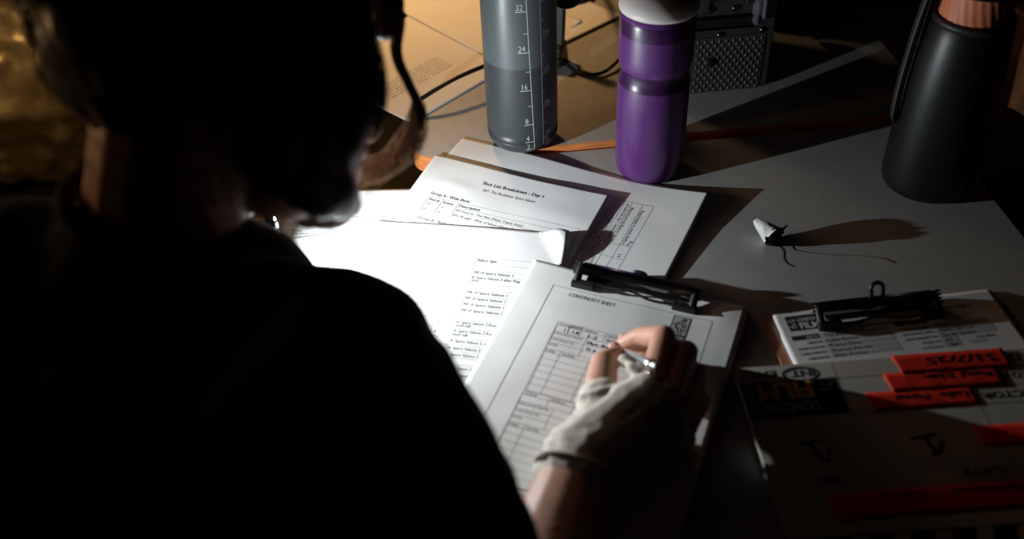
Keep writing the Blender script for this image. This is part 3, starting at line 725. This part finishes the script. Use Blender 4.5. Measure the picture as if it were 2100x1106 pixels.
o = MB().box((-.006, .018, .050), (.012, .012, .060), Matrix.Rotation(R(-8), 3, 'X')).build('clamp_arm', RUBBER, cn); bevel(o, .002)
mb = MB(); mb.tube([(-.001, -.003, .012), (-.001, -.007, .012)], .0042, 16); mb.sphere((-.001, -.007, .012), .0022, 10, mi=0); mb.build('screw', METAL_DK, cn)
lt = thing('task_light', 'black round light head with silver rim right of the grey bottle', 'lamp', tuple(at(1175, 60, .006) + V((0.004, .10, 0))))
hc = atd(1161, -22, 1.13); base = V(lt.location); rel = hc - base
ax = (CAM - hc).normalized(); Mh = ax.to_track_quat('Z', 'Y').to_matrix()
def hp(x, y, z): return rel + Mh @ V((x, y, z))
mb = MB(); vs = []; fs = []; nn = 40
prf = [(.0, -.03), (.012, -.029), (.018, -.022), (.0215, 0), (.0225, .004), (.021, .0045), (.018, -.002), (0, -.006)]
for r_, z in prf:
    for j in range(nn): a = 2 * math.pi * j / nn; vs.append(hp(r_ * math.cos(a), r_ * math.sin(a), z))
for i in range(len(prf) - 1):
    for j in range(nn): fs.append((i * nn + j, i * nn + (j + 1) % nn, (i + 1) * nn + (j + 1) % nn, (i + 1) * nn + j))
mb.add(vs, fs, 0, True).build('lamp_head', RUBBER, lt)
MB().tube([hp(.0222 * math.cos(2 * math.pi * j / 40), .0222 * math.sin(2 * math.pi * j / 40), .0045) for j in range(40)], .0006, 6, closed=True).build('silver_rim', mat('bright_rim', (.6, .6, .62), .25, 1), lt)
MB().tube(interp([hp(0, 0, -.028), rel * .85 + V((0, .03, .0)), V((0, .02, .06)), V((0, 0, .008))], 8), .0035, 10).build('stem', RUBBER, lt)
MB().lathe([(0, .010), (.028, .010), (.032, .007), (.033, 0), (0, 0)], 40).build('base', RUBBER, lt)

# ================================================================== wrapper, hairs
wc = at(1572, 498, 0)
wt = thing('crumpled_wrapper', 'small crumpled wrapper, white paper outside and black foil inside, alone on the desk', 'wrapper', (wc.x, wc.y, Z0))
WP = mat('white_wrapper', (.62, .62, .58), .6, bump=.4, bscale=300)
BF = mat('black_foil', (.02, .02, .022), .18, .8)
d0 = V((.010, -.010, 0)).normalized()
tip = at(1548, 453, .016) - wc; tip.z = .017; mth = V((.0045, -.001, .0095))
axx = (mth - tip).normalized(); sd = axx.orthogonal().normalized(); up_ = axx.cross(sd)
mb = MB(); vs = []; fs = []; n = 28; kk = 10
for i in range(kk):
    t = i / (kk - 1); c = tip.lerp(mth, t)
    for j in range(n):
        a = 2 * math.pi * j / n; rr = .0026 + .0082 * t ** .8 + .0012 * noise.noise(V((a * 1.3, t * 3, 4))) * (0.3 + t)
        p = c + (sd * math.cos(a) + up_ * math.sin(a)) * rr; p.z = max(p.z, .0003); vs.append(p)
for i in range(kk - 1):
    for j in range(n): fs.append((i * n + j, i * n + (j + 1) % n, (i + 1) * n + (j + 1) % n, (i + 1) * n + j))
fs.append(tuple(range(n))); mb.add(vs, fs, 0, False).build('paper_cone', WP, wt)
mb = MB(); vs = []; n = 26; kk = 14; fs = []
for i in range(kk):
    t = i / (kk - 1); c = mth - axx * .004 + axx * .012 * t + V((.001 * t, 0, 0))
    for j in range(n):
        a = 2 * math.pi * j / n
        rr = .0102 * math.sin(math.pi * min(1, t * .8 + .2)) * (1 + .45 * noise.noise(V((math.cos(a) * 1.8, math.sin(a) * 1.8, t * 4)))) + .0004
        p = c + (sd * math.cos(a) + up_ * math.sin(a)) * rr + axx * .005 * noise.noise(V((a * 2, t * 3, 9))); p.z = max(p.z, .0002); vs.append(p)
for i in range(kk - 1):
    for j in range(n): fs.append((i * n + j, i * n + (j + 1) % n, (i + 1) * n + (j + 1) % n, (i + 1) * n + j))
fs.append(tuple((kk - 1) * n + j for j in range(n))); mb.add(vs, fs, 0, False).build('foil_lining', BF, wt)
mb = MB()
for q, (a, b) in enumerate((((.012, .004, .013), (.020, .008, .016)), ((.014, -.002, .009), (.021, -.004, .014)))):
    a, b = V(a), V(b); mb.add([a, a + V((0, -.006, .001)), b + V((0, -.005, .003)), b], [(0, 1, 2, 3)], 0)
o = mb.build('foil_flap', BF, wt); so = o.modifiers.new('s', 'SOLIDIFY'); so.thickness = .0004
HM = mat('dark_fibre', (.02, .015, .012), .5)
def fz(pts, nm, lab):
    MB().tube(interp([at(x, y, .0004) for x, y in pts], 6), .00022, 5).build(nm, HM, tag=(lab, 'hair strand'))
fz([(1588, 502), (1603, 511), (1605, 530), (1612, 540), (1626, 547)], 'hair_strand', 'short dark hair strand curling below the crumpled wrapper')
fz([(1618, 500), (1623, 506), (1628, 512), (1660, 518), (1700, 522), (1760, 524), (1810, 530), (1834, 540)], 'hair_strand', 'long faint hair strand trailing right of the crumpled wrapper')

# ================================================================== phone with torch lit
XN = LED_N.copy(); XN.z = 0; XN.normalize(); YN = V((-XN.y, XN.x, 0))      # YN points away from the camera
ph = thing('phone', 'black phone standing on edge, its torch shining right over the papers', 'phone', (LED.x, LED.y, Z0 + .0030), math.atan2(XN.y, XN.x))
PHB = mat('black_phone_glass', (.012, .012, .014), .18, coat=.5)
o = MB().box((-.0045, .050, .044), (.0085, .150, .088)).build('phone_body', PHB, ph); bevel(o, .0025, 4)
o = MB().tube([(-.0045, -.0255, .004), (-.0045, -.0255, .084)], .0022, 10).build('metal_frame_edge', CHROME, ph)
mb = MB()
vs, fs, w_ = text_geo('EYEPYE', 0, 0)
mb.add([(-.0065 + y * .0045, -.0285, .058 - x * .03 / w_) for x, y in vs], fs, 0).build('side_lettering', mat('grey_lettering', (.3, .3, .3), .5), ph)
mb = MB(); lz = LED.z - (Z0 + .0030)
mb.tube([(-.0005, 0, lz), (.0012, 0, lz)], .0035, 20); mb.build('torch_lens', mat('lit_led', (1, 1, 1), .3, emit=(.9, .96, 1), es=300), ph)
mb = MB(); mb.tube([(-.0005, 0, lz - .013), (.0022, 0, lz - .013)], .0055, 24); mb.tube([(-.0005, .014, lz - .006), (.0022, .014, lz - .006)], .0055, 24); mb.build('camera_lens', PHB, ph)

# ================================================================== gold bag, right hand background
GOLD = mat('crinkled_gold_foil', (.60, .48, .24), .36, .45, var=.35, scale=14, bump=1.0, bscale=60)
gbag = thing('gold_bag', 'large crinkled pale gold foil bag standing on the floor at far left', 'bag', (-1.20, 2.13, 0))
mb = MB(); mb.sphere((0, 0, .34), .46, 48, sc=(1, .8, .72))
def crk(p): return .035 * noise.noise(p * 9) + .018 * noise.noise(p * 24) + .006 * noise.noise(p * 60)
o = remesh(mb, 'bag_body', GOLD, .014, 1, gbag, crk)
for v in o.data.vertices: v.co.z = max(v.co.z, 0.0)
mb = MB(); mb.tube(interp([(-.18, -.1, .62), (-.12, -.14, .80), (.05, -.16, .84), (.15, -.12, .64)], 8), .012, 8); mb.build('bag_handle', GOLD, gbag)

BAGM = mat('black_nylon', (.012, .011, .010), .6, bump=.3, bscale=120)
bk = thing('backpack', 'black backpack with dangling straps standing at the back right corner of the far desk', 'backpack', (.47, 1.235, Z0 + .005), R(8))  # bag known by its straps; body placed to keep the desk corner dark
mb = MB(); mb.box((0, .03, .12), (.26, .14, .22)); mb.sphere((0, .02, .20), .12, 24, sc=(1, .6, .7))
remesh(mb, 'bag_body', BAGM, .006, 8, bk, lambda p: .004 * noise.noise(p * 30))
mb = MB(); mb.tube(interp([(-.10, -.03, .21), (-.13, -.07, .13), (-.10, -.09, .05), (-.06, -.09, .012)], 8), .006, 8, sq=2.2); mb.build('shoulder_strap', BAGM, bk)
mb = MB(); mb.tube(interp([(-.04, -.05, .23), (-.05, -.08, .17), (-.035, -.09, .12)], 8), .004, 8, sq=2); mb.build('strap_tail', BAGM, bk)

WOODC = mat('brown_wood', (.20, .075, .03), .5, var=.4, scale=14, stretch=(8, 8, 1))
ch = thing('chair', 'brown wooden chair in the dark beyond the flask, right of the desks', 'chair', (.845, 1.02, 0), R(105))
for sx in (-.18, .18):
    for sy in (-.18, .18):
        MB().tube([(sx, sy, 0), (sx * .95, sy * .95, .44)], .016, 10).build('leg', WOODC, ch)
    MB().tube([(sx, .18, .44), (sx, .23, .86)], .015, 10).build('back_post', WOODC, ch)
o = MB().box((0, 0, .455), (.42, .42, .03)).build('seat', WOODC, ch); bevel(o, .01)
o = MB().box((0, .222, .78), (.40, .02, .15), Matrix.Rotation(R(-7), 3, 'X')).build('backrest', WOODC, ch); bevel(o, .006)

# ================================================================== the person
person = thing('person', 'person in a black t-shirt seen from behind, bent over the papers and writing', 'person')
t_ = R(15)
hR = RGT * math.cos(t_) - UPV * math.sin(t_); hU = UPV * math.cos(t_) + RGT * math.sin(t_)
yaw = R(47)
hG = (hR * math.cos(yaw) + FWD * math.sin(yaw)).normalized()          # where the face points
hU = (hU * math.cos(R(38)) + FWD * math.sin(R(38))); hU = (hU - hG * hU.dot(hG)).normalized()
hS = hG.cross(hU).normalized()                                          # the person's right
HS = 1.0
chin_t = atd(692, 460, .655)
HC = chin_t - (hG * .080 + hU * -.112)
def H(g, s, u): return HC + hG * g + hS * s + hU * u
HM3 = Matrix((hG, hS, hU)).transposed()
body = MB()
body.sphere(H(-.006, 0, .028), 1, 40, sc=(.094, .074, .098), M=HM3)
body.sphere(H(.034, 0, -.030), 1, 32, sc=(.058, .060, .075), M=HM3)
body.sphere(H(.040, 0, -.072), 1, 32, sc=(.048, .050, .042), M=HM3)
body.sphere(H(.074, 0, -.100), 1, 20, sc=(.018, .022, .016), M=HM3)                       # chin
caps(body, [(H(.080, 0, .022), .011), (H(.100, 0, -.008), .011), (H(.112, 0, -.028), .012)])  # nose
for s in (-1, 1):
    body.sphere(H(.101, s * .012, -.030), .0085, 10)
    body.sphere(H(.070, s * .034, -.022), .024, 14)                                      # cheek
    caps(body, [(H(.082, s * .010, .030), .010), (H(.074, s * .042, .030), .011)])        # brow
    body.sphere(H(.068, s * .031, .008), .0125, 14)                                      # eye
    caps(body, [(H(-.004, s * .074, .012), .010), (H(-.014, s * .080, .010), .010), (H(-.012, s * .080, -.014), .009), (H(0, s * .074, -.028), .007)])  # ear
    caps(body, [(H(.00, s * .052, -.045), .018), (H(.070, s * .016, -.098), .014)])        # jaw line
caps(body, [(H(.088, -.018, -.058), .007), (H(.097, 0, -.056), .0085), (H(.088, .018, -.058), .007)])
caps(body, [(H(.084, -.015, -.070), .007), (H(.093, 0, -.071), .009), (H(.084, .015, -.070), .007)])
NB = atd(300, 525, .665)                       # base of the neck
caps(body, [(H(-.030, 0, -.030), .058), (NB.lerp(H(-.025, 0, -.05), .5), .055), (NB + V((0, 0, -.01)), .052)])
caps(body, [(H(.0, .0, -.06), .040), (NB.lerp(H(-.02, 0, -.05), .5), .05), (NB + V((0, 0, -.02)), .05)])
SR = atd(706, 748, .590); SL_ = atd(-110, 585, .665)
EL = V((-.020, .262, Z0 + .050)); WR = at(1188, 945, .036)
CH = NB.lerp((SR + SL_) / 2, .6) + V((-.02, -.14, -.15)); PE = V((-.28, -.04, Z0 - .20))
caps(body, [(NB + V((0, -.02, -.05)), .045), (SR + V((-.04, -.02, -.02)), .042)]); caps(body, [(NB + V((0, -.02, -.05)), .045), (SL_ + V((.05, -.02, -.02)), .042)])
caps(body, [(SR, .050), (SR.lerp(EL, .5), .046), (EL, .038)])
ELL = V((-.47, .46, Z0 + .05)); WL = V((-.36, .60, Z0 + .03))
caps(body, [(SL_, .050), (SL_.lerp(ELL, .5), .046), (ELL, .038), (ELL.lerp(WL, .3), .038), (WL, .024)])
caps(body, [(EL, .038), (EL.lerp(WR, .22), .041), (EL.lerp(WR, .6), .033), (WR, .0255)])
for s in (-.06, .06): caps(body, [(NB + V((s * .6, -.07, -.09)), .078), (CH + V((s * .6, 0, 0)), .095), (PE + V((s * .6, 0, 0)), .10)])
# hand
MI = at(1338, 795, .060); MM_ = at(1368, 812, .055); MR = at(1392, 838, .046); MP = at(1404, 872, .034)
palm = MB()
hand = body
PIPI = at(1362, 692, .056); DIPI = at(1318, 690, .034); TIPI = at(1280, 707, .019)
caps(hand, [(WR, .0245), (WR.lerp(MI, .5), .020), (MI, .0135)], st=.25); caps(hand, [(WR, .0245), (WR.lerp(MM_, .5), .021), (MM_, .0135)], st=.25)
caps(hand, [(WR, .0235), (WR.lerp(MR, .5), .020), (MR, .0125)], st=.25); caps(hand, [(WR, .022), (WR.lerp(MP, .5), .018), (MP, .0115)], st=.25)
HL = [(WR + V((0, 0, -.005)), .021), (WR.lerp(MP, .5) + V((0, 0, -.0165)), .0165), (MP + V((0, 0, -.016)), .011)]
caps(hand, HL, st=.25)
caps(hand, [(MI, .0128), (PIPI, .0105), (DIPI, .0092), (TIPI, .0078)], st=.25)
caps(hand, [(MM_, .0128), (at(1408, 722, .050), .0100), (at(1362, 716, .024), .0088), (at(1318, 728, .0165), .0078)], st=.25)
caps(hand, [(MR, .0120), (at(1430, 768, .038), .0095), (at(1388, 752, .0185), .0085), (at(1345, 768, .0185), .0074)], st=.25)
caps(hand, [(MP, .0110), (at(1436, 822, .028), .0085), (at(1402, 800, .0175), .0075), (at(1366, 806, .0175), .0066)], st=.25)
TC = at(1232, 880, .044); TMp = at(1232, 800, .050); TI = at(1238, 748, .045); TT = at(1266, 728, .028)
caps(hand, [(WR, .022), (TC, .0175), (TMp, .0140), (TI, .0118), (TT, .0085)], st=.25)
caps(hand, [(TC, .015), (WR.lerp(MI, .7), .015)], st=.3)
bodyo = remesh(body, 'body', SKIN, .0019, 3, person)
# nails
NAIL = mat('nail', (.72, .42, .36), .25)
mb = MB(); mb.sphere(TT + V((-.002, .006, .005)), .0052, 12, sc=(1, 1, .35)); mb.sphere(TIPI + V((0, .005, .0045)), .0045, 12, sc=(1, 1, .35))
mb.build('fingernail', NAIL, person)

# t-shirt
sh = MB()
caps(sh, [(NB + V((-.055, -.022, -.030)), .066), (NB + V((0, -.030, -.012)), .074), (NB + V((.055, -.020, -.034)), .064)], n=18)
def W(p, r_): return (p, r_)
caps(sh, [(NB + V((-.01, -.035, -.035)), .076), (SR.lerp(NB, .45) + V((0, -.012, -.022)), .062), (SR + V((0, 0, .0)), .060)], n=18)
caps(sh, [(NB + V((-.01, -.035, -.035)), .082), (SL_.lerp(NB, .45) + V((0, -.01, -.012)), .070), (SL_, .060)], n=18)
caps(sh, [(SR, .061), (SR.lerp(EL, .45) + V((.006, 0, 0)), .064), (SR.lerp(EL, .80), .060)], n=18)
caps(sh, [(SL_, .061), (SL_.lerp(ELL, .5), .058), (SL_.lerp(ELL, .72), .056)], n=18)
for s in (-.07, 0, .07):
    caps(sh, [(NB.lerp((SR + SL_) / 2, .5) + V((s, -.07, -.075)), .098), (CH + V((s, 0, 0)), .130), (PE + V((s * .9, 0, 0)), .135)], n=24)
caps(sh, [(SR + V((-.02, -.02, -.02)), .065), (CH + V((.06, 0, 0)), .12)], n=20)
def wr_(p):
    return .0035 * noise.noise(V((p.x * 9, p.y * 9, p.z * 22))) + .0022 * noise.noise(p * 38)
shirt = remesh(sh, 'shirt', SHIRT, .005, 6, person, wr_)
mb = MB(); cpts = []
Mn = (H(-.03, 0, -.04) - NB).normalized(); s1 = Mn.orthogonal().normalized(); s2 = Mn.cross(s1)
for j in range(36):
    a = 2 * math.pi * j / 36; cpts.append(NB + Mn * .040 + V((0, -.006, 0)) + (s1 * math.cos(a) + s2 * math.sin(a)) * .057)
mb.tube(cpts, .006, 10, closed=True).build('collar', SHIRT, person)

# trousers and shoes down to the floor
tr_ = MB()
for s in (-1, 1):
    caps(tr_, [(PE + V((s * .07, 0, -.04)), .115), (V((-.26 + s * .12, .36, .50)), .075), (V((-.26 + s * .12, .40, .28)), .060), (V((-.26 + s * .12, .38, .10)), .052)])
caps(tr_, [(PE, .125), (PE + V((0, 0, -.05)), .12)])
remesh(tr_, 'trousers', TROUS, .010, 4, person)
for s in (-1, 1):
    mb = MB(); mb.sphere((-.26 + s * .12, .44, .045), 1, 20, sc=(.048, .13, .045)); mb.build('shoe', RUBBER, person)

# hair
hb = MB()
hb.sphere(H(-.016, 0, .036), 1, 40, sc=(.106, .087, .104), M=HM3)
hb.sphere(H(.062, .010, .082), 1, 28, sc=(.050, .056, .050), M=HM3)
hb.sphere(H(-.050, 0, -.010), 1, 32, sc=(.070, .078, .075), M=HM3)
for s in (-1, 1):
    hb.sphere(H(.014, s * .058, -.034), 1, 24, sc=(.054, .030, .080), M=HM3)
    if s > 0: caps(hb, [(H(-.045, s * .060, -.06), .028), (H(-.024, s * .058, -.102), .024), (H(.028, s * .050, -.116), .019), (H(.060, s * .034, -.112), .012)])
    else: caps(hb, [(H(-.035, s * .062, -.05), .024), (H(-.01, s * .062, -.075), .018)])
caps(hb, [(atd(690, -40, .715), .040), (atd(790, -5, .715), .017), (atd(786, 60, .712), .008)])
caps(hb, [(H(-.10, 0, .035), .050), (H(-.148, 0, .040), .064), (H(-.166, 0, .075), .054)])
def hd(p):
    q = HM3.transposed() @ (p - HC)
    return .0030 * noise.noise(V((q.x * 60, q.y * 60, q.z * 12))) + .004 * noise.noise(q * 18)
hair = remesh(hb, 'hair', HAIR, .0035, 5, person, hd)
bvh = BVHTree.FromPolygons([v.co.copy() for v in hair.data.vertices], [tuple(p.vertices) for p in hair.data.polygons])
mb = MB()
def onh(p, off):
    loc, nr, i, d = bvh.find_nearest(p)
    return loc + nr * off
rnd = random.Random(3)
for k in range(900):
    phi = rnd.uniform(-math.pi, math.pi); g0, s0 = math.cos(phi), math.sin(phi)
    if g0 > .75: continue
    off = rnd.uniform(.0004, .003); pts = []; z_end = rnd.uniform(-.10, -.055) if g0 > -.3 else rnd.uniform(-.07, 0)
    tw = rnd.uniform(-.35, .35); N = 9
    for i in range(N):
        t = i / (N - 1); u = .12 + (z_end - .12) * t; rr = .05 + .06 * math.sin(min(1, t * 1.3) * 1.57)
        a = phi + tw * t; pts.append(onh(H(math.cos(a) * rr * 1.15, math.sin(a) * rr, u), off * (1 + t)))
    mb.tube(pts, .00028, 3, caps=False)
mb.build('hair_strands', HAIR, person, kind='stuff')
# loose locks in front of the face
def lock(name, path, n, spread, m_, seed, r_=.00045):
    rn = random.Random(seed); base_ = interp([atd(*p) for p in path], 7); K = len(base_); mb = MB()
    for q in range(n):
        a = rn.uniform(0, 6.28); rad = rn.random() ** .6; f0, f1 = rn.uniform(1, 4), rn.uniform(0, 6); end = rn.uniform(.75, 1)
        pts = []
        for i, p in enumerate(base_[:max(4, int(K * end))]):
            t = i / K; sp_ = spread * (.6 + .8 * t - .9 * t * t * (1 if n < 100 else -.6) + .4 * math.sin(t * 6) ** 2)
            o_ = (RGT * math.cos(a + t * 2) + UPV * math.sin(a + t * 2)) * sp_ * rad
            pts.append(p + o_ + V((noise.noise(V((t * f0, q, f1))), noise.noise(V((q, t * f0, f1))), 0)) * (.003 if n < 100 else .012) * t)
        mb.tube(pts, r_, 4, caps=False)
    return mb.build(name, m_, person)
lk = lock('hair_lock', [(800, -60, .70), (818, 30, .705), (812, 110, .71), (838, 175, .715), (860, 225, .72), (848, 275, .73), (812, 325, .74)], 60, .0042, HAIR, 5)
lk['label'] = 'loose wavy lock of hair hanging before the face'
lk = lock('hair_lock', [(858, 215, .72), (850, 272, .73), (812, 325, .74), (756, 352, .75), (700, 345, .755), (650, 320, .76)], 120, .0095, HAIR_LIT, 8, .00032)
lk['label'] = 'tips of the loose lock, coloured as torch-lit, curling under the chin'
# eyelashes / eyebrow wisps that catch the light
mb = MB()
for q in range(14):
    a = H(.082, .020 + .001 * q, .010); mb.tube([a, a + hG * .006 - hU * .001, a + hG * .010 + hU * .002], .0002, 3, caps=False)
mb.build('eyelashes', HAIR, person)

# gauze wrap: follows the hand, open at fingers and thumb
gz_ = MB()
caps(gz_, [(WR.lerp(EL, .10), .0300), (WR, .0290), (WR.lerp(MI, .5), .0245), (WR.lerp(MI, .86), .0185)], st=.2)
caps(gz_, [(WR.lerp(EL, .06), .0295), (WR.lerp(MM_, .5), .0250), (WR.lerp(MM_, .86), .0185)], st=.2)
caps(gz_, [(WR, .0285), (WR.lerp(MR, .5), .0245), (WR.lerp(MR, .86), .0175)], st=.2)
caps(gz_, [(WR, .0275), (WR.lerp(MP, .5), .0225), (WR.lerp(MP, .86), .0160)], st=.2)
caps(gz_, [(WR, .026), (TC, .0225), (TC.lerp(TMp, .75), .0185)], st=.2)
caps(gz_, [(p, q + .003) for p, q in HL[:2]], st=.2)
wax = (MI - WR).normalized()
def gd(p):
    d = (p - WR).dot(wax); s = (p - WR).cross(wax).length
    q = p * 1.0
    k = d * .5 + s * .9
    return .0022 * (1 - 2 * abs(noise.noise(V((k * 95, d * 12, s * 10))))) + .0018 * noise.noise(p * 30) + .0005 * noise.noise(p * 120)
gauze = remesh(gz_, 'gauze_wrap', GAUZE, .0016, 3, person, gd)
gauze['label'] = 'off-white gauze wrap around hand and wrist'
# rolled, flared wrist edge and a band crossing the index finger base
mb = MB()
e0, e1 = WR.lerp(EL, .10), (EL - WR).normalized(); q1 = e1.orthogonal().normalized(); q2 = e1.cross(q1)
ring = []
for j in range(40):
    a = 2 * math.pi * j / 40; ring.append(e0 + e1 * (.003 * math.sin(2 * a)) + (q1 * math.cos(a) + q2 * math.sin(a)) * (.0305 + .0015 * math.sin(3 * a)))
mb.tube(ring, .0022, 8, closed=True)
mb.build('rolled_edge', GAUZE, person)
mb = MB()
bnd = interp([at(1283, 740, .052), at(1300, 758, .060), at(1312, 790, .064), at(1330, 820, .064), at(1350, 845, .055)], 8)
mb.tube(bnd, [.0045 + .0012 * math.sin(i * .9) for i in range(len(bnd))], 10, sq=1.5); mb.build('gauze_band', GAUZE, person)

# pen
P0 = at(1262, 716, .0095); PE1 = atd(1346, 752, .722)
pen = thing('pen', 'shiny silver pen held in the writing hand', 'pen', tuple(P0))
dv = PE1 - P0; L = dv.length; dv.normalize()
def pp(t): return dv * t
SIL = mat('polished_silver', (.75, .78, .82), .16, 1.0)
MB().tube([pp(0), pp(.003), pp(.012), pp(.016)], [.0004, .0008, .0032, .0036], 16).build('pen_tip', SIL, pen)
MB().tube([pp(.016), pp(.05), pp(L - .02), pp(L - .006)], [.0036, .0042, .0044, .0042], 20).build('barrel', SIL, pen)
mb = MB(); mb.tube([pp(L - .006), pp(L - .003), pp(L)], [.0040, .0036, .0022], 16); mb.sphere(pp(L), .0030, 14); mb.build('click_button', SIL, pen)
mb = MB(); so = dv.orthogonal().normalized(); mb.tube([pp(L - .006) + so * .0045, pp(L - .008) + so * .007, pp(L - .045) + so * .006], .0012, 8); mb.build('pocket_clip', SIL, pen)
